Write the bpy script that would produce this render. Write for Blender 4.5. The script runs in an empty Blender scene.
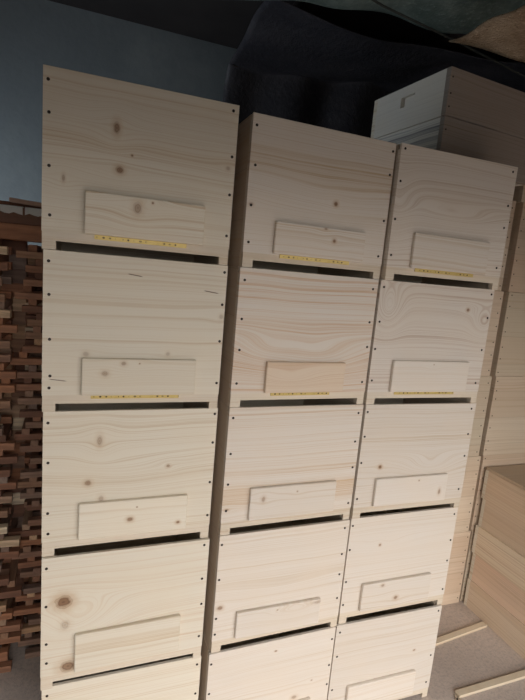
import bpy, bmesh, math, random
from mathutils import Vector, Matrix, noise

C = bpy.context.scene.collection
RNG = random.Random(7)
PI = math.pi
ROW_H = 0.4424          # height of one hive
HIVE_W = 0.50
HIVE_D = 0.44
WALL_T = 0.022

# ------------------------------------------------------------------ shader helpers
class NT:
    """tiny helper for building node trees"""
    def __init__(self, name, rough=0.65):
        self.m = bpy.data.materials.new(name)
        self.m.use_nodes = True
        self.t = self.m.node_tree
        self.t.nodes.clear()
        self.out = self.t.nodes.new('ShaderNodeOutputMaterial')
        self.b = self.t.nodes.new('ShaderNodeBsdfPrincipled')
        self.b.inputs['Roughness'].default_value = rough
        self.b.inputs['Specular IOR Level'].default_value = 0.3
        self.t.links.new(self.b.outputs[0], self.out.inputs[0])
    def n(self, kind, **kw):
        x = self.t.nodes.new(kind)
        for k, v in kw.items(): setattr(x, k, v)
        return x
    def link(self, a, b): self.t.links.new(a, b)
    def put(self, sock, v):
        if isinstance(v, (int, float)): sock.default_value = v
        elif isinstance(v, tuple): sock.default_value = v if len(v) != 3 or sock.type == 'VECTOR' else (*v, 1)
        else: self.link(v, sock)
    def math(self, op, a, b=0.0, c=0.0, clamp=False):
        x = self.n('ShaderNodeMath', operation=op); x.use_clamp = clamp
        self.put(x.inputs[0], a); self.put(x.inputs[1], b)
        if op in ('MULTIPLY_ADD', 'COMPARE'): self.put(x.inputs[2], c)
        return x.outputs[0]
    def smooth(self, v, lo, hi, a=0.0, b=1.0):
        x = self.n('ShaderNodeMapRange', interpolation_type='SMOOTHSTEP')
        self.put(x.inputs[0], v); x.inputs[1].default_value = lo; x.inputs[2].default_value = hi
        x.inputs[3].default_value = a; x.inputs[4].default_value = b
        return x.outputs[0]
    def mix(self, f, a, b, blend='MIX'):
        x = self.n('ShaderNodeMix', data_type='RGBA', blend_type=blend)
        self.put(x.inputs[0], f); self.put(x.inputs[6], a); self.put(x.inputs[7], b)
        return x.outputs[2]
    def xyz(self, x, y, z):
        c = self.n('ShaderNodeCombineXYZ')
        self.put(c.inputs[0], x); self.put(c.inputs[1], y); self.put(c.inputs[2], z)
        return c.outputs[0]
    def noise(self, vec, scale=1.0, detail=2.0, rough=0.5):
        x = self.n('ShaderNodeTexNoise'); x.noise_dimensions = '3D'
        self.link(vec, x.inputs['Vector']); x.inputs['Scale'].default_value = scale
        x.inputs['Detail'].default_value = detail; x.inputs['Roughness'].default_value = rough
        return x.outputs[0]

PALE = (0.745, 0.685, 0.575)
PINKISH = (0.73, 0.665, 0.59)
def wood(name, axes='xz', base=PALE, streak=(0.57, 0.43, 0.28), knots=(), bumps=(), cracks=(), contrast=1.0,
         plank=0.0, seed=0.0, freq=1.0, plank_tint=0.12, bands=()):
    """pine: grain along the first axis of axes, across the second.
       knots (u, v, ru, rv, darkness); bumps (u, v, ru, rv, amplitude) bend the grain into cathedrals; cracks (u, v, length, darkness)
       bands (v, half height, strength): darker bands of late wood"""
    T = NT(name)
    tc = T.n('ShaderNodeTexCoord'); sp = T.n('ShaderNodeSeparateXYZ'); T.link(tc.outputs['Object'], sp.inputs[0])
    ax = dict(x=0, y=1, z=2)
    u, v = sp.outputs[ax[axes[0]]], sp.outputs[ax[axes[1]]]
    oi = T.n('ShaderNodeObjectInfo')
    rnd = T.math('MULTIPLY_ADD', oi.outputs['Random'], 37.0, seed)
    wav = T.noise(T.xyz(T.math('MULTIPLY', u, 2.2), T.math('MULTIPLY', v, 5.0), rnd), 1.0, 2.0)
    F = T.math('MULTIPLY_ADD', T.math('SUBTRACT', wav, 0.5), 0.028, v)
    for (ku, kv, ru, rv, dk) in knots:
        du = T.math('SUBTRACT', u, ku); dv = T.math('SUBTRACT', v, kv)
        e = T.math('ADD', T.math('POWER', T.math('ABSOLUTE', T.math('DIVIDE', du, max(ru, .006) * 6)), 2.0),
                   T.math('POWER', T.math('ABSOLUTE', T.math('DIVIDE', dv, max(rv, .006) * 3.0)), 2.0))
        g = T.math('EXPONENT', T.math('MULTIPLY', e, -1.0))
        F = T.math('SUBTRACT', F, T.math('MULTIPLY', T.math('MULTIPLY', dv, g), 0.85))
    for (ku, kv, ru, rv, amp) in bumps:
        e = T.math('ADD', T.math('POWER', T.math('ABSOLUTE', T.math('DIVIDE', T.math('SUBTRACT', u, ku), ru)), 2.0),
                   T.math('POWER', T.math('ABSOLUTE', T.math('DIVIDE', T.math('SUBTRACT', v, kv), rv)), 2.0))
        F = T.math('MULTIPLY_ADD', T.math('EXPONENT', T.math('MULTIPLY', e, -1.0)), amp, F)
    us = T.math('MULTIPLY', u, 0.55)
    fine = T.noise(T.xyz(us, T.math('MULTIPLY', F, 290.0 * freq), rnd), 1.0, 3.0, 0.6)
    mid = T.noise(T.xyz(T.math('MULTIPLY', us, 0.6), T.math('MULTIPLY', F, 95.0 * freq), T.math('ADD', rnd, 9.0)), 1.0, 2.0)
    low = T.noise(T.xyz(T.math('MULTIPLY', us, 2.0), T.math('MULTIPLY', F, 9.0), T.math('ADD', rnd, 19.0)), 1.0, 1.0)
    f1 = T.math('MULTIPLY', T.smooth(mid, 0.54, 0.66), T.smooth(low, 0.35, 0.65, 0.3, 1.0))
    f2 = T.math('MULTIPLY', T.smooth(fine, 0.48, 0.66), 0.52)
    f = T.math('MULTIPLY', T.math('ADD', T.math('MULTIPLY', f1, 0.6), f2), 0.2 + contrast * .75, clamp=True)
    for (bv, bh, st) in bands:
        d = T.math('ABSOLUTE', T.math('SUBTRACT', F, bv))
        lines = T.smooth(fine, 0.35, 0.65, 0.35, 1.0)
        f = T.math('ADD', f, T.math('MULTIPLY', T.math('MULTIPLY', T.smooth(d, bh * .3, bh, 1.0, 0.0), lines), st), clamp=True)
    blot = T.noise(T.xyz(T.math('MULTIPLY', u, 5.0), T.math('MULTIPLY', v, 9.0), rnd), 1.0, 2.0)
    col = T.mix(f, base, streak)
    col = T.mix(T.smooth(blot, 0.3, 0.75, 0.0, 0.35), col, (base[0] * 1.02, base[1] * 0.96, base[2] * 0.88))
    if plank:
        cell = T.math('FLOOR', T.math('DIVIDE', T.math('ADD', v, 10.0), plank))
        wn = T.n('ShaderNodeTexWhiteNoise', noise_dimensions='2D')
        T.link(T.xyz(cell, rnd, 0.0), wn.inputs[0])
        sep = T.n('ShaderNodeSeparateColor'); T.link(wn.outputs['Color'], sep.inputs[0])
        col = T.mix(T.math('MULTIPLY', sep.outputs[0], plank_tint * 4), col, (base[0] * .82, base[1] * .68, base[2] * .58))
        col = T.mix(T.math('MULTIPLY', sep.outputs[1], plank_tint * 2.5), col, (base[0] * .80, base[1] * .80, base[2] * .76))
        fr = T.math('FRACT', T.math('DIVIDE', T.math('ADD', v, 10.0), plank))
        col = T.mix(T.math('MULTIPLY', T.smooth(T.math('ABSOLUTE', T.math('SUBTRACT', fr, 0.5)), 0.485, 0.5), 0.4), col, (.3, .22, .15))
    for (ku, kv, ru, rv, dk) in knots:
        du = T.math('DIVIDE', T.math('SUBTRACT', u, ku), ru); dv = T.math('DIVIDE', T.math('SUBTRACT', v, kv), rv)
        r = T.math('SQRT', T.math('ADD', T.math('MULTIPLY', du, du), T.math('MULTIPLY', dv, dv)))
        r = T.math('MULTIPLY_ADD', T.math('SUBTRACT', T.noise(T.xyz(T.math('MULTIPLY', u, 70.0), T.math('MULTIPLY', v, 70.0), 3.0), 1.0, 1.0), 0.5), 0.5, r)
        col = T.mix(T.math('MULTIPLY', T.smooth(r, 0.7, 2.6, 1.0, 0.0), dk * 0.55), col, (0.52, 0.34, 0.19))
        col = T.mix(T.math('MULTIPLY', T.smooth(r, 0.45, 1.25, 1.0, 0.0), min(1, dk * 0.95)), col, (0.24, 0.13, 0.07))
        rg = T.math('MULTIPLY', T.smooth(T.math('SINE', T.math('MULTIPLY', r, 13.0)), 0.2, 1.0), T.smooth(r, 0.9, 1.2, 1.0, 0.0))
        col = T.mix(T.math('MULTIPLY', rg, dk * .6), col, (0.14, 0.08, 0.05))
    for (cu, cv, ln, dk) in cracks:
        du = T.math('ABSOLUTE', T.math('SUBTRACT', u, cu))
        dv = T.math('ABSOLUTE', T.math('SUBTRACT', T.math('MULTIPLY_ADD', T.math('SUBTRACT', u, cu), 0.12, v), cv))
        m = T.math('MULTIPLY', T.smooth(du, ln * .3, ln * .5, 1.0, 0.0), T.smooth(dv, 0.0006, 0.002, 1.0, 0.0))
        col = T.mix(T.math('MULTIPLY', m, dk), col, (0.12, 0.07, 0.04))
    tone = T.math('MULTIPLY_ADD', oi.outputs['Random'], 0.10, 0.93)
    col = T.mix(1.0, col, T.xyz(tone, tone, tone), 'MULTIPLY')
    T.link(col, T.b.inputs['Base Color'])
    bp = T.n('ShaderNodeBump'); bp.inputs['Strength'].default_value = 0.12; bp.inputs['Distance'].default_value = 0.002
    T.link(fine, bp.inputs['Height']); T.link(bp.outputs[0], T.b.inputs['Normal'])
    return T.m

def flat(name, col, rough=0.6, metal=0.0, var=0.0, scale=20.0):
    T = NT(name, rough); T.b.inputs['Metallic'].default_value = metal
    if var:
        tc = T.n('ShaderNodeTexCoord')
        n = T.noise(tc.outputs['Object'], scale, 4.0, 0.6)
        c = T.mix(n, tuple(max(0, x * (1 - var)) for x in col), tuple(x * (1 + var) for x in col))
        T.link(c, T.b.inputs['Base Color'])
    else: T.b.inputs['Base Color'].default_value = (*col, 1)
    return T.m

# ------------------------------------------------------------------ mesh helpers
def box(bm, x0, x1, y0, y1, z0, z1, bevel=0.0):
    vs = [bm.verts.new((x, y, z)) for z in (z0, z1) for y in (y0, y1) for x in (x0, x1)]
    fs = [(0, 2, 3, 1), (4, 5, 7, 6), (0, 1, 5, 4), (2, 6, 7, 3), (0, 4, 6, 2), (1, 3, 7, 5)]
    faces = [bm.faces.new([vs[i] for i in f]) for f in fs]
    if bevel:
        es = list({e for f in faces for e in f.edges})
        bmesh.ops.bevel(bm, geom=es, offset=bevel, segments=2, profile=0.5, affect='EDGES')
def disc(bm, x, z, r, y0, y1, seg=12):
    a = [bm.verts.new((x + r * math.cos(2 * PI * k / seg), y0, z + r * math.sin(2 * PI * k / seg))) for k in range(seg)]
    b = [bm.verts.new((v.co.x, y1, v.co.z)) for v in a]
    bm.faces.new(a); bm.faces.new(list(reversed(b)))
    for k in range(seg):
        j = (k + 1) % seg
        bm.faces.new((a[j], a[k], b[k], b[j]))
def obj(name, bm, mat, parent=None, loc=(0, 0, 0), rotz=0.0):
    bmesh.ops.recalc_face_normals(bm, faces=bm.faces)
    me = bpy.data.meshes.new(name); bm.to_mesh(me); bm.free()
    o = bpy.data.objects.new(name, me); C.objects.link(o)
    if mat: me.materials.append(mat)
    if parent: o.parent = parent
    o.location = loc; o.rotation_euler = (0, 0, rotz)
    return o
def B(*a, **k):
    bm = bmesh.new(); box(bm, *a, **k); return bm
def tag(o, label, cat, group=None, kind=None):
    o['label'] = label; o['category'] = cat
    if group: o['group'] = group
    if kind: o['kind'] = kind
    return o
def thing(name, label, cat, loc, rotz=0.0, group=None):
    o = bpy.data.objects.new(name, None); C.objects.link(o)
    o.location = loc; o.rotation_euler = (0, 0, rotz); o.empty_display_size = 0.1
    return tag(o, label, cat, group)
def struct(name, bm, mat):
    o = obj(name, bm, mat); o['kind'] = 'structure'; return o
def tube(pts, r, seg=8):
    bm = bmesh.new(); rings = []
    for i, p in enumerate(pts):
        p = Vector(p); d = (Vector(pts[min(i + 1, len(pts) - 1)]) - Vector(pts[max(i - 1, 0)])).normalized()
        s = d.cross(Vector((0, 0, 1))); s = s.normalized() if s.length > 1e-4 else Vector((1, 0, 0)); t = s.cross(d)
        rings.append([bm.verts.new(p + r * (math.cos(2 * PI * k / seg) * s + math.sin(2 * PI * k / seg) * t)) for k in range(seg)])
    for a, b in zip(rings, rings[1:]):
        for k in range(seg):
            j = (k + 1) % seg; bm.faces.new((a[k], a[j], b[j], b[k]))
    bm.faces.new(rings[0]); bm.faces.new(rings[-1])
    return bm

# ------------------------------------------------------------------ measured hives: (column, row from the top)
HIVES = {
    (0, 0): dict(pos=(-0.0074, -0.0063, -0.0133), nails=([(0.0117, 0.4098), (0.0144, 0.3342), (0.016, 0.2074), (0.0192, 0.0862)], [(0.4836, 0.4236), (0.4889, 0.3022), (0.4896, 0.1984), (0.4896, 0.0834)]), flap=[(0.1017, 0.1593), (0.1043, 0.0492), (0.4195, 0.1571), (0.4206, 0.0559)]),
    (0, 1): dict(pos=(-0.0028, 0.0006, 0.0009), nails=([(0.0129, 0.4119), (0.0149, 0.3243), (0.0179, 0.2035), (0.0202, 0.1018), (0.0182, 0.068)], [(0.491, 0.4208), (0.4909, 0.3245), (0.4933, 0.213), (0.4925, 0.0825)]), flap=[(0.0998, 0.1535), (0.1009, 0.0501), (0.419, 0.1579), (0.4228, 0.0535)]),
    (0, 2): dict(pos=(0.001, 0.0045, 0.0084), nails=([(0.0129, 0.4087), (0.0143, 0.2906), (0.0152, 0.1361), (0.017, 0.072)], [(0.4931, 0.423), (0.4934, 0.3288), (0.4931, 0.1947), (0.4932, 0.08)]), flap=[(0.0979, 0.1586), (0.099, 0.0479), (0.4163, 0.1668), (0.4221, 0.047)]),
    (0, 3): dict(pos=(0.0028, -0.0039, 0.004), nails=([(0.0129, 0.4091), (0.0132, 0.2842), (0.0153, 0.1577), (0.0166, 0.0921)], [(0.4834, 0.4231), (0.4839, 0.3017), (0.4878, 0.2079), (0.4874, 0.0863)]), flap=[(0.0947, 0.1694), (0.0957, 0.0546), (0.4136, 0.1922), (0.4213, 0.061)]),
    (0, 4): dict(pos=(0.0065, 0.005, 0.0), nails=([(0.0153, 0.411)], [(0.4865, 0.4118), (0.4881, 0.2961)]), flap=[]),
    (1, 0): dict(pos=(0.5442, 0.0152, 0.0232), nails=([(0.0127, 0.4082), (0.0174, 0.2978), (0.014, 0.1832), (0.0152, 0.0751)], [(0.4897, 0.4149), (0.4886, 0.3409), (0.4876, 0.193), (0.4829, 0.0757)]), flap=[(0.0953, 0.148), (0.0957, 0.0439), (0.4149, 0.1448), (0.4177, 0.0579)]),
    (1, 1): dict(pos=(0.5395, 0.0112, 0.0263), nails=([(0.0166, 0.4033), (0.017, 0.2836), (0.0176, 0.1861), (0.0169, 0.0783)], [(0.4816, 0.4071), (0.484, 0.2933), (0.4864, 0.2065), (0.4837, 0.081)]), flap=[(0.1095, 0.153), (0.1118, 0.0382), (0.3995, 0.1504), (0.4021, 0.051)]),
    (1, 2): dict(pos=(0.5401, 0.01, 0.0235), nails=([(0.014, 0.4075), (0.0149, 0.286), (0.0144, 0.1802), (0.0148, 0.087)], [(0.4827, 0.4104), (0.4829, 0.3037), (0.486, 0.205), (0.4866, 0.0655)]), flap=[(0.0914, 0.1637), (0.0923, 0.0457), (0.4125, 0.1638), (0.4244, 0.0487)]),
    (1, 3): dict(pos=(0.54, 0.0067, 0.0177), nails=([(0.008, 0.4098), (0.0086, 0.2806), (0.0075, 0.1329), (0.0084, 0.0722)], [(0.4814, 0.4122), (0.4825, 0.3067), (0.4825, 0.2234), (0.4855, 0.1231)]), flap=[(0.0774, 0.1573), (0.0812, 0.0396), (0.404, 0.1417), (0.4104, 0.0397)]),
    (1, 4): dict(pos=(0.5343, 0.0024, 0.0194), nails=([(0.0082, 0.402), (0.0094, 0.2831)], [(0.4895, 0.3924), (0.4906, 0.2777), (0.4914, 0.1923)]), flap=[]),
    (2, 0): dict(pos=(1.0518, 0.007, -0.003), nails=([(0.0144, 0.4257), (0.0117, 0.3235), (0.0093, 0.2016), (0.0118, 0.0837)], [(0.4797, 0.4219), (0.4826, 0.3037), (0.4809, 0.2253), (0.4766, 0.0798)]), flap=[(0.0853, 0.162), (0.0929, 0.0584), (0.4127, 0.1709), (0.4195, 0.062)]),
    (2, 1): dict(pos=(1.046, 0.0176, -0.0073), nails=([(0.0132, 0.4177), (0.013, 0.2978), (0.0088, 0.2014), (0.0122, 0.0881)], [(0.4881, 0.4237), (0.4874, 0.3345), (0.4848, 0.2108), (0.481, 0.0804)]), flap=[(0.0815, 0.159), (0.0907, 0.0512), (0.4173, 0.1705), (0.4325, 0.046)]),
    (2, 2): dict(pos=(1.0481, 0.0169, -0.0056), nails=([(0.0081, 0.4148), (0.0096, 0.3221), (0.0094, 0.2216), (0.0111, 0.0807)], [(0.4802, 0.4191), (0.4835, 0.3151), (0.4834, 0.2241), (0.4812, 0.0828)]), flap=[(0.0735, 0.1602), (0.08, 0.0509), (0.3982, 0.1575), (0.411, 0.0579)]),
    (2, 3): dict(pos=(1.0504, 0.0219, -0.002), nails=([(0.0054, 0.4125), (0.0083, 0.314), (0.0104, 0.18), (0.0101, 0.082)], [(0.4853, 0.412), (0.4877, 0.2959), (0.4871, 0.203), (0.4881, 0.0712)]), flap=[(0.0795, 0.1644), (0.0814, 0.0454), (0.401, 0.1633), (0.4113, 0.048)]),
    (2, 4): dict(pos=(1.0418, 0.0155, -0.0072), nails=([(0.0166, 0.4106), (0.017, 0.3036), (0.0136, 0.154)], [(0.4852, 0.4205), (0.4824, 0.2086), (0.4809, 0.0759)]), flap=[(0.078, 0.1619), (0.0803, 0.041), (0.4011, 0.1581), (0.4093, 0.0393)]),
}

# look of each front: knots, cathedral bumps, cracks, bands, contrast
LOOK = {
    (0, 0): dict(knots=[(.176, .325, .008, .015, .75), (.187, .222, .010, .009, .85), (.217, .263, .003, .003, .8), (.05, .182, .004, .009, .45), (.48, .27, .006, .006, .35)],
                 bands=[(.285, .028, .42)], contrast=.7),
    (0, 1): dict(knots=[(.111, .165, .008, .007, .3), (.337, .170, .006, .006, .3), (.491, .288, .007, .007, .3)],
                 cracks=[(.235, .392, .045, .9), (.455, .36, .05, .95), (.04, .09, .05, .8)], bands=[(.205, .006, .5)], contrast=.45),
    (0, 2): dict(knots=[(.151, .35, .008, .016, .45), (.122, .221, .009, .009, .65), (.16, .168, .008, .010, .4), (.354, .259, .006, .005, .6)],
                 bumps=[(.2, .25, .22, .06, .035)], bands=[(.245, .03, .3)], contrast=.75),
    (0, 3): dict(knots=[(.062, .292, .022, .020, 1.0), (.067, .213, .013, .016, .3), (.078, .068, .022, .018, .85)],
                 bumps=[(.10, .21, .13, .07, .085)], contrast=.55, streak=(.60, .42, .27)),
    (0, 4): dict(bands=[(.40, .02, .25)], contrast=.6),
    (1, 0): dict(knots=[(.30, .2235, .007, .007, .95), (.014, .186, .007, .005, .5)], bands=[(.335, .035, .5), (.30, .02, .4)],
                 bumps=[(.3, .24, .2, .05, .02)], contrast=.9),
    (1, 1): dict(bumps=[(.30, .16, .20, .075, .07), (.10, .19, .10, .05, .03)], bands=[(.275, .02, .3), (.15, .10, .4)], contrast=1.2, streak=(.62, .40, .24)),
    (1, 2): dict(knots=[(.017, .09, .007, .004, .6)], bands=[(.13, .055, .75), (.22, .02, .25)], contrast=.9, freq=1.3, streak=(.58, .40, .24)),
    (1, 3): dict(knots=[(.020, .172, .010, .008, .75)], bands=[(.25, .02, .25)], bumps=[(.25, .22, .2, .03, .02)], contrast=.5),
    (1, 4): dict(knots=[(.254, .396, .005, .003, .8), (.351, .173, .011, .008, .5), (.42, .229, .004, .003, .5)], contrast=.45),
    (2, 0): dict(bumps=[(.24, .235, .24, .040, .055), (.01, .24, .06, .12, .05)], contrast=1.0, streak=(.50, .37, .26)),
    (2, 1): dict(knots=[(.389, .3595, .007, .006, .85)], bumps=[(.045, .34, .055, .075, .13), (.475, .31, .055, .05, .09)], contrast=1.2, streak=(.52, .38, .29)),
    (2, 2): dict(knots=[(.093, .201, .007, .007, 1.0)], bumps=[(.32, .19, .12, .05, .055)], bands=[(.3, .006, .4), (.36, .05, .12)], contrast=.9),
    (2, 3): dict(knots=[(.1425, .3175, .005, .005, .7)], bumps=[(.15, .32, .14, .03, .03)], contrast=.45),
    (2, 4): dict(knots=[(.389, .253, .006, .004, .6)], bumps=[(.3, .16, .25, .05, .04)], contrast=.45),
}
FLAP_LOOK = {
    (0, 0): dict(knots=[(.236, .129, .011, .015, .55), (.275, .147, .003, .003, .9)], bands=[(.06, .02, .35)]),
    (0, 1): dict(knots=[(.162, .113, .010, .008, .45), (.212, .1426, .007, .006, .5), (.256, .143, .002, .002, .8)], contrast=.5),
    (0, 2): dict(knots=[(.245, .101, .009, .007, .8), (.392, .075, .006, .005, .9), (.264, .139, .002, .002, .9)], contrast=.4),
    (0, 3): dict(bands=[(.135, .03, .3)], contrast=.6),
    (1, 0): dict(knots=[(.30, .107, .006, .006, .95), (.266, .141, .006, .003, .6)], contrast=.9),
    (1, 1): dict(base=(.73, .60, .47), streak=(.58, .37, .23), bumps=[(.2, .1, .1, .03, .03)], contrast=1.3),
    (1, 2): dict(knots=[(.139, .123, .007, .010, .5), (.264, .14, .003, .003, .5)], contrast=.5),
    (1, 3): dict(knots=[(.232, .134, .003, .002, .7), (.395, .135, .022, .006, .35)], bumps=[(.3, .12, .08, .03, .03)], contrast=.7),
    (2, 1): dict(knots=[(.259, .1525, .002, .002, .8)], contrast=.4),
    (2, 2): dict(knots=[(.371, .089, .006, .011, .6), (.267, .142, .003, .003, .6)], contrast=.3),
    (2, 3): dict(knots=[(.17, .150, .007, .006, .5), (.24, .085, .009, .008, .7)], contrast=.6),
}
HIVE_LABEL = {
    (0, 0): 'pine hive with several brown knots, topmost of the left stack, under the dark wall',
    (0, 1): 'pale pine hive with two fine cracks, second from top of left stack',
    (0, 2): 'pale pine hive with wavy grain, third from top of left stack',
    (0, 3): 'pale pine hive with one big brown knot, fourth from top of left stack',
    (0, 4): 'plain pine hive at the foot of the left stack, cut off by the photo edge',
    (1, 0): 'pine hive with a reddish grain band, topmost of the middle stack',
    (1, 1): 'pine hive with orange arched grain, second from top of middle stack',
    (1, 2): 'pine hive with fine orange lines low down, third from top of middle stack',
    (1, 3): 'pale pine hive with a knot at its left edge, fourth from top of middle stack',
    (1, 4): 'pale pine hive at the foot of the middle stack',
    (2, 0): 'greyish pine hive under the two shallow boxes, topmost of right front stack',
    (2, 1): 'pine hive with swirling oval grain, second from top of right front stack',
    (2, 2): 'pine hive with a dark ringed knot, third from top of right front stack',
    (2, 3): 'smooth pale pine hive, fourth from top of right front stack',
    (2, 4): 'pale pine hive standing on concrete at the foot of right front stack',
}

M_side = wood('pine_side', 'yz', base=(.62, .53, .43), plank=0.147, plank_tint=0.05)
M_back = wood('pine_back', 'xz')
M_rail = wood('pine_rail', 'xz', base=(.69, .61, .50), contrast=1.0)
M_floorboard = wood('pine_floorboard', 'xy', base=(.68, .57, .43))
M_nail = flat('nail_steel', (0.045, 0.035, 0.03), 0.5, 0.4)

def brass():
    T = NT('brass_strip', 0.4); T.b.inputs['Metallic'].default_value = 0.25
    tc = T.n('ShaderNodeTexCoord'); sp = T.n('ShaderNodeSeparateXYZ'); T.link(tc.outputs['Object'], sp.inputs[0])
    x, z = sp.outputs[0], sp.outputs[2]
    fx = T.math('ABSOLUTE', T.math('SUBTRACT', T.math('FRACT', T.math('DIVIDE', x, 0.016)), 0.5))
    fz = T.math('ABSOLUTE', T.math('DIVIDE', T.math('SUBTRACT', z, 0.0425), 0.012))
    d = T.math('SQRT', T.math('ADD', T.math('MULTIPLY', fx, fx), T.math('MULTIPLY', fz, fz)))
    hole = T.smooth(d, 0.16, 0.26, 1.0, 0.0)
    n = T.noise(T.xyz(T.math('MULTIPLY', x, 55.0), z, 0.0), 1.0, 2.0)
    hole = T.math('MULTIPLY', hole, T.smooth(n, 0.45, 0.58))
    c = T.mix(T.noise(tc.outputs['Object'], 60.0, 3.0), (0.50, 0.36, 0.10), (0.68, 0.54, 0.22))
    T.link(T.mix(hole, c, (0.06, 0.04, 0.02)), T.b.inputs['Base Color'])
    return T.m
M_brass = brass()

def rebated(w, z0, z1):
    # front board with the frame rest cut into its inner top edge
    pr = [(0, z0), (WALL_T, z0), (WALL_T, z1 - .017), (.011, z1 - .017), (.011, z1 - .0008), (.0102, z1), (.0008, z1), (0, z1 - .0008)]
    bm = bmesh.new()
    a = [bm.verts.new((0, y, z)) for y, z in pr]; b = [bm.verts.new((w, y, z)) for y, z in pr]
    for q in ((0, 1, 2, 3, 7), (3, 4, 5, 6, 7)):
        bm.faces.new([a[i] for i in q]); bm.faces.new([b[i] for i in reversed(q)])
    for i in range(len(pr)):
        j = (i + 1) % len(pr); bm.faces.new((a[i], b[i], b[j], a[j]))
    return bm
def hive(key):
    c, r = key; d = HIVES[key]; x, y, th = d['pos']
    t = thing('beehive', HIVE_LABEL[key], 'beehive', (x, y, (4 - r) * ROW_H), th, 'beehive bodies in three front stacks')
    w, dp, hh = HIVE_W, HIVE_D, ROW_H - 0.0012
    lk = dict(LOOK[key]); lk.setdefault('base', PALE if c == 0 else PINKISH); mf = wood('pine_front', 'xz', seed=c * 7 + r * 3.3, **lk)
    PB = 0.0455
    obj('front_panel', rebated(w, PB, hh), mf, t)
    obj('back_panel', B(0, w, dp - WALL_T, dp, 0.0, hh, bevel=.0012), M_back, t)
    obj('side_panel', B(0.0005, WALL_T, WALL_T + .0003, dp - WALL_T - .0003, 0.0, hh), M_side, t)
    obj('side_panel', B(w - WALL_T, w - .0005, WALL_T + .0003, dp - WALL_T - .0003, 0.0, hh), M_side, t)
    bm = bmesh.new()                                    # rail over the entrance with a foot at each end
    x0, x1 = 0.0345, 0.4725
    vs = [(0.0012, 0), (x0, 0), (x0, .0225), (x1, .0225), (x1, 0), (w - .0012, 0), (w - .0012, PB - .0002), (0.0012, PB - .0002)]
    a = [bm.verts.new((p[0], 0.0008, p[1])) for p in vs]; b = [bm.verts.new((p[0], WALL_T, p[1])) for p in vs]
    for q in ((0, 1, 2, 7), (2, 3, 6, 7), (3, 4, 5, 6)):
        bm.faces.new([a[i] for i in q]); bm.faces.new([b[i] for i in reversed(q)])
    for i in range(8):
        j = (i + 1) % 8; bm.faces.new((a[j], a[i], b[i], b[j]))
    obj('entrance_rail', bm, M_rail, t)
    # landing board, tacked flat above the entrance
    if d['flap']:
        f = d['flap']; fx0 = (f[0][0] + f[1][0]) / 2; fx1 = (f[2][0] + f[3][0]) / 2
        fz0, fz1 = 0.0485 + (0.004 if key == (0, 3) else 0), (f[0][1] + f[2][1]) / 2
    else: fx0, fx1, fz0, fz1 = .10, .42, .0485, .158
    bm = B(fx0, fx1, -.015, -.0002, fz0, fz1, bevel=.0035)
    if key in ((0, 3), (1, 3)):                         # boards nailed on slightly askew
        for v in bm.verts: v.co.z += (v.co.x - fx0) * (.02 if key == (0, 3) else -.015)
    fl = dict(FLAP_LOOK.get(key, dict(contrast=.6))); fl.setdefault('base', PALE if c == 0 else PINKISH)
    mfl = wood('pine_landing_board', 'xz', seed=40 + c * 5 + r * 2.1, **fl)
    obj('landing_board', bm, mfl, t)
    if r < 2: obj('entrance_strip', B(fx0 + .026, fx1 - .045, -.0025, .0006, fz0 - .0118, fz0 + .0005), M_brass, t)
    gen = (.410, .30, .20, .08)
    for s in (0, 1):
        pts = list(d['nails'][s])
        lo = min((p[1] for p in pts), default=.5)
        for g in gen:
            if g < lo - .07: pts.append((0.015 if s == 0 else 0.486, g))
        for (nx, nz) in pts:
            bm = bmesh.new(); disc(bm, min(max(nx, .009), .491), max(nz, .058), .0042, -.0008, .004)
            obj('nail', bm, M_nail, t)
    return t
for key in HIVES: hive(key)

# ------------------------------------------------------------------ back row: two stacks turned with their plain backs out, behind the right stack
WB = [wood('pine_plain', 'xz', base=b, plank=pl, plank_tint=.13, seed=s, contrast=1.1, streak=(.50, .36, .24))
      for b, pl, s in (((.72, .61, .48), .148, 1.), ((.71, .58, .45), .112, 5.), ((.69, .60, .47), .148, 8.))]
M_side2 = wood('pine_side_warm', 'yz', base=(.66, .54, .41), plank=.148)
def plain_body(x, y, z, th, w, dp, h, mat, label, group, nails):
    t = thing('beehive', label, 'beehive', (x, y, z), th, group)
    obj('front_panel', B(0, w, 0, WALL_T, 0, h - .0012, bevel=.0014), mat, t)
    obj('back_panel', B(0, w, dp - WALL_T, dp, 0, h - .0012, bevel=.0014), M_back, t)
    for a in (0.0005, w - WALL_T):
        obj('side_panel', B(a, a + WALL_T - .0005, WALL_T + .0003, dp - WALL_T - .0003, 0, h - .0012), M_side2, t)
    for s in (0, 1):
        for nz in nails:
            bm = bmesh.new(); disc(bm, (.017 if s == 0 else w - .017) + RNG.uniform(-.004, .004), nz * h + RNG.uniform(-.008, .008), .0034, -.0008, .004, 10)
            obj('nail', bm, M_nail, t)
    return t
rank = ['topmost', 'second from the top', 'third from the top', 'fourth from the top', 'lowest']
for r in range(5):
    z = (4 - r) * ROW_H; zc = z + ROW_H / 2
    plain_body(2.150 - .040 * zc - .5, .478 + RNG.uniform(0, .003), z, 0, .5, HIVE_D, ROW_H, WB[r % 3],
               'plain box, %s in narrow strip behind right front stack' % rank[r],
               'plain boxes in the back row', (.07, .27, .40, .58, .75, .93))
    plain_body(2.160 - .020 * zc, .480 + RNG.uniform(0, .004), z, 0, .5, HIVE_D, ROW_H, WB[(r + 1) % 3],
               'plain box, %s in tall stack behind the low pile' % ('second from the top', 'third from the top', 'fourth from the top', 'second from the floor', 'lowest')[r],
               'plain boxes in the back row', (.06, .2, .36, .52, .7, .82, .95))

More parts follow.
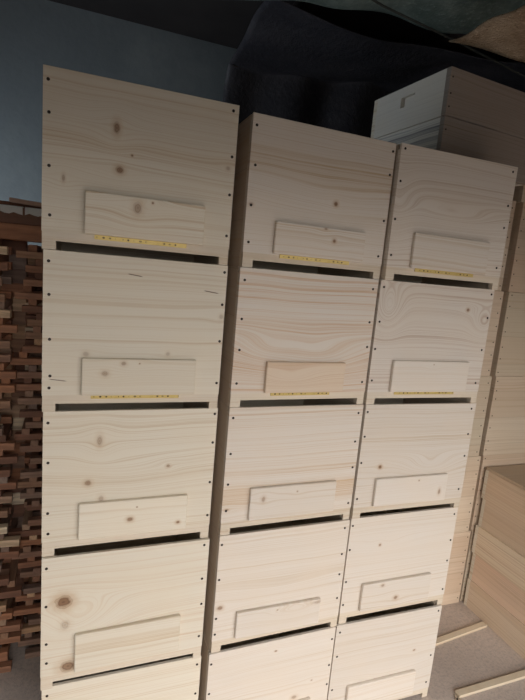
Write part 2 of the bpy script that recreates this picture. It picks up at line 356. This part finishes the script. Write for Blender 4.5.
plain_body(2.105, .482, 5 * ROW_H, 0, .5, HIVE_D, ROW_H, WB[0], 'plain box crowning the tall stack at the right edge, beside the two shallow boxes', 'plain boxes in the back row', (.1, .3, .5, .7, .9))
# ------------------------------------------------------------------ low pile of shallow boxes at the right edge
M_planky = [wood('pine_super_side', 'yz', base=b, plank=.083, plank_tint=.11, contrast=1.1, seed=s, streak=(.50, .35, .23)) for b, s in
            (((.76, .63, .49), 1.), ((.76, .59, .46), 3.), ((.78, .66, .51), 5.), ((.76, .62, .48), 7.), ((.79, .65, .50), 11.))]
M_supfront_shaded = wood('pine_super_front_shaded', 'xz', base=(.31, .265, .23), streak=(.22, .17, .13))  # wood colour darkened to stand in for shade on the top boxes' fronts
off = [(0, 0), (.004, .0), (-.006, .002), (.005, -.002), (-.004, .002)]
SH = .161
names = ['lowest', 'second from the floor', 'third from the floor', 'fourth from the floor', 'topmost']
def super_box(x, y, z, th, w, dp, h, label, group, ms, mfr, mbk, grip=None, nails=()):
    t = thing('honey_super', label, 'hive box', (x, y, z), th, group)
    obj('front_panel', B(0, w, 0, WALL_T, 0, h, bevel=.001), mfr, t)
    obj('back_panel', B(0, w, dp - WALL_T, dp, 0, h, bevel=.001), mbk, t)
    for k, a in enumerate((0.0004, w - WALL_T)):
        b = a + WALL_T - .0004; y0, y1 = WALL_T + .0002, dp - WALL_T - .0002
        bm = bmesh.new()
        if grip:
            g0, g1, gz0, gz1 = grip
            for q in ((y0, y1, 0, gz0), (y0, y1, gz1, h), (y0, g0, gz0, gz1), (g1, y1, gz0, gz1)): box(bm, a, b, *q)
            inner = (a + .017, b) if k == 0 else (a, b - .012)
            vs = [bm.verts.new((xx, yy, zz)) for (xx, yy, zz) in ((inner[0], g0, gz0), (inner[0], g1, gz0), (inner[0], g1, gz1), (inner[0], g0, gz1))] if k == 0 else None
            if k == 0: box(bm, a + .017, b - .0005, g0, g1, gz0, gz1)
            else: box(bm, a + .0005, b - .012, g0, g1, gz0, gz1)
            if vs:
                for v in vs: bm.verts.remove(v)
        else: box(bm, a, b, y0, y1, 0, h)
        obj('side_panel', bm, ms, t)
    for (nx, nz) in nails:
        bm = bmesh.new(); disc(bm, nx, nz, .0034, -.0008, .004, 10); obj('nail', bm, M_nail, t)
    return t
for k in range(5):
    ox, oy = off[k]
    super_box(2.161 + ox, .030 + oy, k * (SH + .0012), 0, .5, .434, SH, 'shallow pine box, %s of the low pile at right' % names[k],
              'shallow boxes of the low pile', M_planky[k], M_supfront_shaded, M_back, None,
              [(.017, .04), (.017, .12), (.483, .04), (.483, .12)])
t = thing('hive_cover', 'flat pine cover board on top of the low pile at the right edge', 'hive cover', (2.160, .028, 5 * (SH + .0012)))
obj('board', B(0, .502, 0, .438, 0, .012, bevel=.001), wood('pine_cover', 'xy', base=(.60, .48, .36), plank=.12), t)

# ------------------------------------------------------------------ two shallow boxes on top of the right front stack
M_s1 = wood('pine_super_pale', 'yz', base=(.74, .70, .63), streak=(.52, .47, .42), contrast=.5, seed=2)
M_s2 = wood('pine_super_lined', 'yz', base=(.76, .73, .66), streak=(.24, .23, .24), contrast=2.2, seed=9, freq=.5, bands=[(.05, .012, .6), (.09, .010, .6), (.13, .012, .6)])
zt = 5 * ROW_H
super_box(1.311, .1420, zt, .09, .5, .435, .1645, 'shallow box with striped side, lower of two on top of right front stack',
          'shallow boxes on top', M_s2, M_supfront_shaded, M_back, None, [(.012, .04), (.012, .12)])
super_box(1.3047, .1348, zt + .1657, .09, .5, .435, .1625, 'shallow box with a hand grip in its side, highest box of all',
          'shallow boxes on top', M_s1, M_supfront_shaded, M_back, (.178, .258, .085, .125), [(.012, .03), (.012, .075), (.012, .13)])

# ------------------------------------------------------------------ battens on the floor
M_bat = wood('batten_wood', 'xz', base=(.70, .60, .46), contrast=.9)
def batten(p0, p1, wd, ht, label):
    a, b = Vector(p0), Vector(p1); L = (b - a).length
    bm = B(0, L, -wd / 2, wd / 2, 0, ht, bevel=.0015)
    return tag(obj('wooden_batten', bm, M_bat, None, (a.x, a.y, .0005), math.atan2((b - a).y, (b - a).x)), label, 'batten', 'battens on the concrete')
batten((1.605, .235), (2.148, .292), .030, .014, 'thin pine batten on concrete between right front stack and low pile')
batten((1.675, -.022), (2.45, -.014), .030, .014, 'thin pine batten on the concrete in the bottom right corner, nearest the camera')
# scraps
M_chip = flat('wood_chip', (.55, .45, .33), .8, 0, .2)
for (px, py, s) in ((1.665, -.045, .016), (1.60, .115, .010), (1.625, .20, .007)):
    bm = bmesh.new()
    for _ in range(3):
        a = RNG.uniform(0, PI); cx, cy = RNG.uniform(-s, s) * .6, RNG.uniform(-s, s) * .6
        box(bm, cx - s, cx + s * .6, cy - s * .3, cy + s * .3, 0, s * .35)
        bmesh.ops.rotate(bm, verts=bm.verts, cent=(0, 0, 0), matrix=Matrix.Rotation(a, 3, 'Z'))
    tag(obj('wood_chip', bm, M_chip, None, (px, py, .0006)), {.016: 'small splintered wood scrap at the near end of the front batten',
        .010: 'tiny wood shaving on the concrete beside the right front stack', .007: 'tiniest wood crumb close to the far batten'}[s], 'wood scrap')

# ------------------------------------------------------------------ crib of slats behind, at the left
def slat_mat():
    T = NT('old_slat', .75)
    tc = T.n('ShaderNodeTexCoord'); oi = T.n('ShaderNodeObjectInfo')
    cr = T.n('ShaderNodeValToRGB'); T.link(oi.outputs['Random'], cr.inputs[0])
    e = cr.color_ramp.elements
    e[0].position = 0; e[0].color = (.15, .075, .05, 1); e[1].position = 1; e[1].color = (.78, .64, .46, 1)
    for p, c in ((.2, (.25, .12, .075)), (.4, (.42, .19, .10)), (.55, (.22, .15, .12)), (.7, (.36, .20, .12)), (.82, (.27, .20, .165)), (.92, (.60, .36, .20))):
        q = e.new(p); q.color = (*c, 1)
    mp = T.n('ShaderNodeMapping'); mp.inputs['Scale'].default_value = (6, 60, 60); T.link(tc.outputs['Object'], mp.inputs[0])
    n = T.noise(mp.outputs[0], 1.0, 4.0, .65)
    c = T.mix(T.smooth(n, .35, .7, 0, .5), cr.outputs[0], (.10, .055, .04))
    T.link(c, T.b.inputs['Base Color'])
    return T.m
M_slat = slat_mat()
def slat_proto(L, w, h):
    bm = B(-L / 2, L / 2, -w / 2, w / 2, 0, h, bevel=.0012)
    return bm
SL = 'short reddish brown stick laid crosswise in the tall stick pile left of the hives'
lib = {}
def slat(cx, cy, z, L, w, h, ang, label=SL, group='sticks of the crosswise pile', tilt=0.0):
    k = (round(L, 3), w, h)
    if k not in lib:
        o = obj('wooden_stick', slat_proto(L, w, h), M_slat); lib[k] = o.data
    else:
        o = bpy.data.objects.new('wooden_stick', lib[k]); C.objects.link(o)
    o.location = (cx, cy, z); o.rotation_euler = (0, tilt, ang)
    return tag(o, label, 'stick', group)
PL = 'long plank lying at the back of the tall stick pile'
def crib(x0, x1, pitch, z_top, yf, seed):
    rr = random.Random(seed); z = .0005
    h = pitch / 2 - .0004
    while z + pitch < z_top:
        L = rr.choice((.28, .32, .36)) if x1 - x0 > .3 else rr.choice((.25, .29))
        cx = (x0 + x1) / 2 + rr.uniform(-.025, .02)
        slat(cx, yf + .02 + rr.uniform(-.022, .016), z, L, .032, h, rr.uniform(-.05, .05))
        slat((x0 + x1) / 2, yf + .165, z, x1 - x0 - .02, .032, h, rr.uniform(-.02, .02))
        slat((x0 + x1) / 2, yf + .245 + rr.uniform(-.006, .006), z, x1 - x0 + .07, .034, pitch - .0004, 0, PL, 'planks at the back of the stick pile')
        z += h + .0006
        for e in (-1, 1):
            slat(cx + e * (L / 2 - .04 + rr.uniform(-.03, .008)), yf + .128 + rr.uniform(-.025, .012), z, .22, .030, h, PI / 2 + rr.uniform(-.05, .05))
        z += h + .0002
    return z
z1 = crib(-.145, .200, .0525, 1.80, .66, 3)
z2 = crib(-.470, -.168, .058, 1.80, .60, 9)
# wide boards lying on the pile
def board(x0, x1, yc, z, w, h, label, ang=0.0, pitch=0.0):
    L = x1 - x0
    o = obj('brown_board', B(-L / 2, L / 2, -w / 2, w / 2, 0, h, bevel=.002), M_slat, None, ((x0 + x1) / 2, yc, z), ang)
    o.rotation_euler = (0, pitch, ang)
    return tag(o, label, 'board', 'boards on top of the stick pile')
zb = max(z1, z2)
board(-.45, .17, .68, zb, .05, .058, 'lower thick brown board lying on the stick pile')
board(-.45, .17, .84, zb, .05, .058, 'brown board at the back of the stick pile top')
board(-.48, .15, .675, zb + .0586, .055, .060, 'upper thick reddish board lying along the top of the stick pile')
board(-.44, .15, .84, zb + .0586, .045, .060, 'rear upper brown board on the stick pile top')
zc = zb + .1192
board(-.185, .10, .70, zc + .012, .03, .016, 'grey brown stick sloping down to the right on top of the stick pile', -.25, .075)
board(-.30, .02, .80, zc, .03, .028, 'dark stick lying flat behind the sloping one on the stick pile', .08)
M_paper = flat('paper', (.85, .83, .80), .8)
for i, (px, py, a) in enumerate(((-.165, 0, 0), (-.082, 0, 0))):       # each folded over the front edge of the top board
    bm = bmesh.new(); prof = ((.6445, -.020), (.6450, -.008), (.6460, .0015), (.6520, .0035), (.6800, .0030))
    g = [[bm.verts.new((u * .075 - .037, y - .0015 * math.sin(6 * u + i), z - (.008 * math.sin(5 * u + 2 * i) ** 2 if k == 0 else 0))) for k, (y, z) in enumerate(prof)] for u in (0, .2, .4, .6, .8, 1)]
    for a_, b_ in zip(g, g[1:]):
        for k in range(4): bm.faces.new((a_[k], b_[k], b_[k + 1], a_[k + 1]))
    bmesh.ops.solidify(bm, geom=bm.faces, thickness=.0008)
    tag(obj('paper_scrap', bm, M_paper, None, (px, py, zc), a), ['white scrap at the left on top of the stick pile', 'white scrap on top of the stick pile, beside the left hive stack'][i], 'paper scrap')

# ------------------------------------------------------------------ room
SKY_FRONT, GROUND, SKY_S = (1.0, .96, .925), (.10, .09, .085), 3.95
X0, X1, Y0, Y1, ZC = -.95, 3.3, -1.95, 1.62, 3.06
def plaster():
    T = NT('blue_grey_plaster', .9)
    tc = T.n('ShaderNodeTexCoord')
    a = T.noise(tc.outputs['Object'], 1.3, 5.0, .6); b = T.noise(tc.outputs['Object'], 14.0, 5.0, .7)
    c = T.mix(T.smooth(a, .35, .7), (.19, .215, .225), (.255, .285, .29))
    c = T.mix(T.smooth(b, .4, .75, 0, .4), c, (.17, .19, .215))
    T.link(c, T.b.inputs['Base Color'])
    bp = T.n('ShaderNodeBump'); bp.inputs['Strength'].default_value = .3; bp.inputs['Distance'].default_value = .01
    T.link(b, bp.inputs['Height']); T.link(bp.outputs[0], T.b.inputs['Normal'])
    return T.m
def concrete():
    T = NT('concrete', .9)
    tc = T.n('ShaderNodeTexCoord')
    a = T.noise(tc.outputs['Object'], 2.5, 5.0, .6); b = T.noise(tc.outputs['Object'], 70.0, 4.0, .75); d = T.noise(tc.outputs['Object'], 260.0, 2.0, .6)
    c = T.mix(T.smooth(a, .3, .7), (.50, .42, .37), (.62, .53, .47))
    c = T.mix(T.smooth(b, .42, .7, 0, .55), c, (.29, .265, .25))
    c = T.mix(T.smooth(d, .6, .75, 0, .5), c, (.68, .64, .60))
    T.link(c, T.b.inputs['Base Color'])
    bp = T.n('ShaderNodeBump'); bp.inputs['Strength'].default_value = .5; bp.inputs['Distance'].default_value = .004
    T.link(b, bp.inputs['Height']); T.link(bp.outputs[0], T.b.inputs['Normal'])
    return T.m
M_wall = plaster(); M_conc = concrete()
M_ceil = flat('dark_boards', (.035, .03, .03), .9, 0, .5, 3.0)  # very dark brown ceiling boards, uneven in tone
M_raft = flat('dark_rafter', (.04, .032, .03), .85, 0, .5, 6.0)
struct('floor', B(X0 - .2, X1 + .2, Y0 - .2, Y1 + .2, -.15, 0), M_conc)
struct('ceiling', B(X0 - .2, X1 + .2, Y0 - .2, Y1 + .2, ZC, ZC + .1), M_ceil)
struct('wall_back', B(X0 - .2, X1 + .2, Y1, Y1 + .2, 0, ZC), M_wall)
struct('wall_right', B(X1, X1 + .2, Y0, Y1, 0, ZC), M_wall)
WY0, WY1, WZ0, WZ1 = .60, 1.25, 1.25, 2.25                 # window in the left wall
bm = bmesh.new()
for q in ((Y0, Y1, 0, WZ0), (Y0, Y1, WZ1, ZC), (Y0, WY0, WZ0, WZ1), (WY1, Y1, WZ0, WZ1)): box(bm, X0 - .2, X0, *q)
struct('wall_left', bm, M_wall)
DX0, DX1, DZ = -.5, 2.7, 2.16                               # wide doorway behind the camera
bm = bmesh.new()
for q in ((X0, DX0, 0, ZC), (DX1, X1, 0, ZC), (DX0, DX1, DZ, ZC)): box(bm, q[0], q[1], Y0 - .2, Y0, q[2], q[3])
struct('wall_front', bm, M_wall)
fr = bmesh.new()
for q in ((WY0, WY1, WZ0, WZ0 + .05), (WY0, WY1, WZ1 - .05, WZ1), (WY0, WY0 + .05, WZ0 + .05, WZ1 - .05), (WY1 - .05, WY1, WZ0 + .05, WZ1 - .05), ((WY0 + WY1) / 2 - .02, (WY0 + WY1) / 2 + .02, WZ0 + .05, WZ1 - .05)):
    box(fr, X0 - .12, X0 - .06, *q)
struct('window_1', fr, M_raft)
# rafters along the room and a tie beam
for i, xx in enumerate((-.55, 1.05, 1.8, 2.55)):
    o = struct('trim_%d' % (i + 1), B(xx - .04, xx + .04, Y0 + .001, Y1 - .001, ZC - .06, ZC - .001), M_raft)

# sagging tarpaulin and sacking under the ceiling at the right
def sheet(name, x0, x1, y0, y1, zf, mat, nx=60, ny=40, th=.004):
    bm = bmesh.new(); g = []
    for i in range(nx + 1):
        row = []
        for j in range(ny + 1):
            u, v = i / nx, j / ny
            x = x0 + (x1 - x0) * u; y = y0 + (y1 - y0) * v
            row.append(bm.verts.new(zf(x, y, u, v)))
        g.append(row)
    for i in range(nx):
        for j in range(ny): bm.faces.new((g[i][j], g[i + 1][j], g[i + 1][j + 1], g[i][j + 1]))
    o = obj(name, bm, mat)
    for p in o.data.polygons: p.use_smooth = True
    s = o.modifiers.new('thick', 'SOLIDIFY'); s.thickness = th
    return o
def cloth_mat(name, c1, c2, scale, rough=.6, bump=.3):
    T = NT(name, rough); tc = T.n('ShaderNodeTexCoord')
    a = T.noise(tc.outputs['Object'], scale, 6.0, .7); b = T.noise(tc.outputs['Object'], scale * 12, 3.0, .7)
    c = T.mix(T.smooth(a, .35, .65), c1, c2); c = T.mix(T.smooth(b, .5, .8, 0, .5), c, tuple(min(1, x * 2.0) for x in c2))
    T.link(c, T.b.inputs['Base Color'])
    bp = T.n('ShaderNodeBump'); bp.inputs['Strength'].default_value = bump; bp.inputs['Distance'].default_value = .02
    T.link(b, bp.inputs['Height']); T.link(bp.outputs[0], T.b.inputs['Normal'])
    return T.m
M_tarp = cloth_mat('teal_tarpaulin', (.11, .15, .135), (.23, .28, .25), 4.0)
M_sack = cloth_mat('straw_sacking', (.24, .165, .10), (.42, .32, .22), 7.0, .95, .8)
M_shade_sheet = cloth_mat('dark_shade_sheet', (.030, .030, .038), (.05, .048, .055), 3.0, .45)  # dark colour of an added sheet that stands in for shade on the back wall
def zt_tarp(x, y, u, v):
    yy = y - .42 * (x - 1.0) * v * .4
    return (x, yy, 2.83 - .05 * math.sin(u * 5 + v * 3) + .05 * noise.noise(Vector((x * 3, y * 5, 1))) - .04 * math.sin(PI * v))
tag(sheet('tarpaulin', .55, 3.0, -.9, .60, zt_tarp, M_tarp), 'dull teal tarpaulin sagging under the ceiling at the top right', 'tarpaulin')
def zt_sack(x, y, u, v):
    return (x, y - .3 * (x - 1.6) * .5, 2.67 - .04 * math.sin(u * 4 + 1) + .03 * noise.noise(Vector((x * 4, y * 6, 7))) - .03 * math.sin(PI * v))
tag(sheet('sacking', 1.30, 2.6, -.75, .12, zt_sack, M_sack, 50, 30, .006), 'brown straw coloured sacking hanging under the ceiling in the top right corner', 'sacking')
def zt_shade_sheet(x, y, u, v):  # added sheet, shaped to cover the wall where it fades into shade
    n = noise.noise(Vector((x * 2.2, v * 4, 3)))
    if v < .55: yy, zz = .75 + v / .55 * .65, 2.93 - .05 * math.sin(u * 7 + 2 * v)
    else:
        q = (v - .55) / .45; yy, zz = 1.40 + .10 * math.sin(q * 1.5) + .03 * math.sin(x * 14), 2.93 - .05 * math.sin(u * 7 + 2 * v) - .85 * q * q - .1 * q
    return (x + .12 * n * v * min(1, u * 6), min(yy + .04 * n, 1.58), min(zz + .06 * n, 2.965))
tag(sheet('dark_shade_sheet', .80, 3.1, .75, 1.35, zt_shade_sheet, M_shade_sheet, 70, 60), 'dark sheet added as shade on the back wall behind the middle and right stacks', 'shade sheet')
tag(obj('wire', tube([(.30, -.02, 2.66), (.70, .08, 2.68), (1.04, .215, 2.705), (1.45, .285, 2.705), (1.90, .375, 2.705), (2.5, .50, 2.72), (3.29, .66, 2.80)], .004), flat('wire_metal', (.05, .055, .05), .7, .0)),
    'thin taut wire running slantwise under the ceiling above the shallow boxes', 'wire')

# ------------------------------------------------------------------ light: daylight through the doorway and the side window
def area(name, loc, rot, sx, sy, power, col, spread=180):
    l = bpy.data.lights.new(name, 'AREA'); l.shape = 'RECTANGLE'; l.size = sx; l.size_y = sy; l.energy = power; l.color = col
    l.spread = math.radians(spread)
    o = bpy.data.objects.new(name, l); C.objects.link(o); o.location = loc; o.rotation_euler = rot; return o
area('doorway_portal', ((DX0 + DX1) / 2, Y0 - .19, DZ / 2), (PI / 2, 0, 0), DX1 - DX0, DZ, 1, (1, 1, 1)).data.cycles.is_portal = True
area('window_daylight', (X0 - .13, (WY0 + WY1) / 2, (WZ0 + WZ1) / 2), (0, -PI / 2, 0), WZ1 - WZ0, WY1 - WY0, 17, (.80, .90, 1.0))
w = bpy.data.worlds.new('World'); bpy.context.scene.world = w; w.use_nodes = True
nt = w.node_tree; bg = nt.nodes['Background']
def wn(kind, **k):
    x = nt.nodes.new(kind)
    for a, b in k.items(): setattr(x, a, b)
    return x
tc = wn('ShaderNodeTexCoord'); sp = wn('ShaderNodeSeparateXYZ'); nt.links.new(tc.outputs['Generated'], sp.inputs[0])
def wr(src, lo, hi):
    x = wn('ShaderNodeMapRange', interpolation_type='SMOOTHSTEP'); nt.links.new(src, x.inputs[0])
    x.inputs[1].default_value = lo; x.inputs[2].default_value = hi; return x.outputs[0]
def wm(f, a, b):
    x = wn('ShaderNodeMix', data_type='RGBA'); nt.links.new(f, x.inputs[0])
    for s_, v in ((6, a), (7, b)):
        if isinstance(v, tuple): x.inputs[s_].default_value = (*v, 1)
        else: nt.links.new(v, x.inputs[s_])
    return x.outputs[2]
sky = SKY_FRONT
nt.links.new(wm(wr(sp.outputs[2], -.03, .06), GROUND, sky), bg.inputs[0]); bg.inputs[1].default_value = SKY_S

# ------------------------------------------------------------------ camera
cam = bpy.data.cameras.new('camera'); co = bpy.data.objects.new('camera', cam); C.objects.link(co)
R = ((0.93701977, -0.33833219, 0.08674834), (-0.02539863, 0.18170535, 0.98302496), (0.34835162, 0.92331712, -0.16166832))
co.matrix_world = Matrix(((R[0][0], R[1][0], -R[2][0], 0.1097), (R[0][1], R[1][1], -R[2][1], -1.3779), (R[0][2], R[1][2], -R[2][2], 1.7585), (0, 0, 0, 1)))
cam.sensor_width = 36; cam.sensor_fit = 'AUTO'; cam.lens = 24.3237; cam.clip_start = .02
bpy.context.scene.camera = co
vs = bpy.context.scene.view_settings
vs.view_transform = 'Standard'; vs.look = 'None'; vs.gamma = 1; vs.use_curve_mapping = False
vs.exposure = 0.12
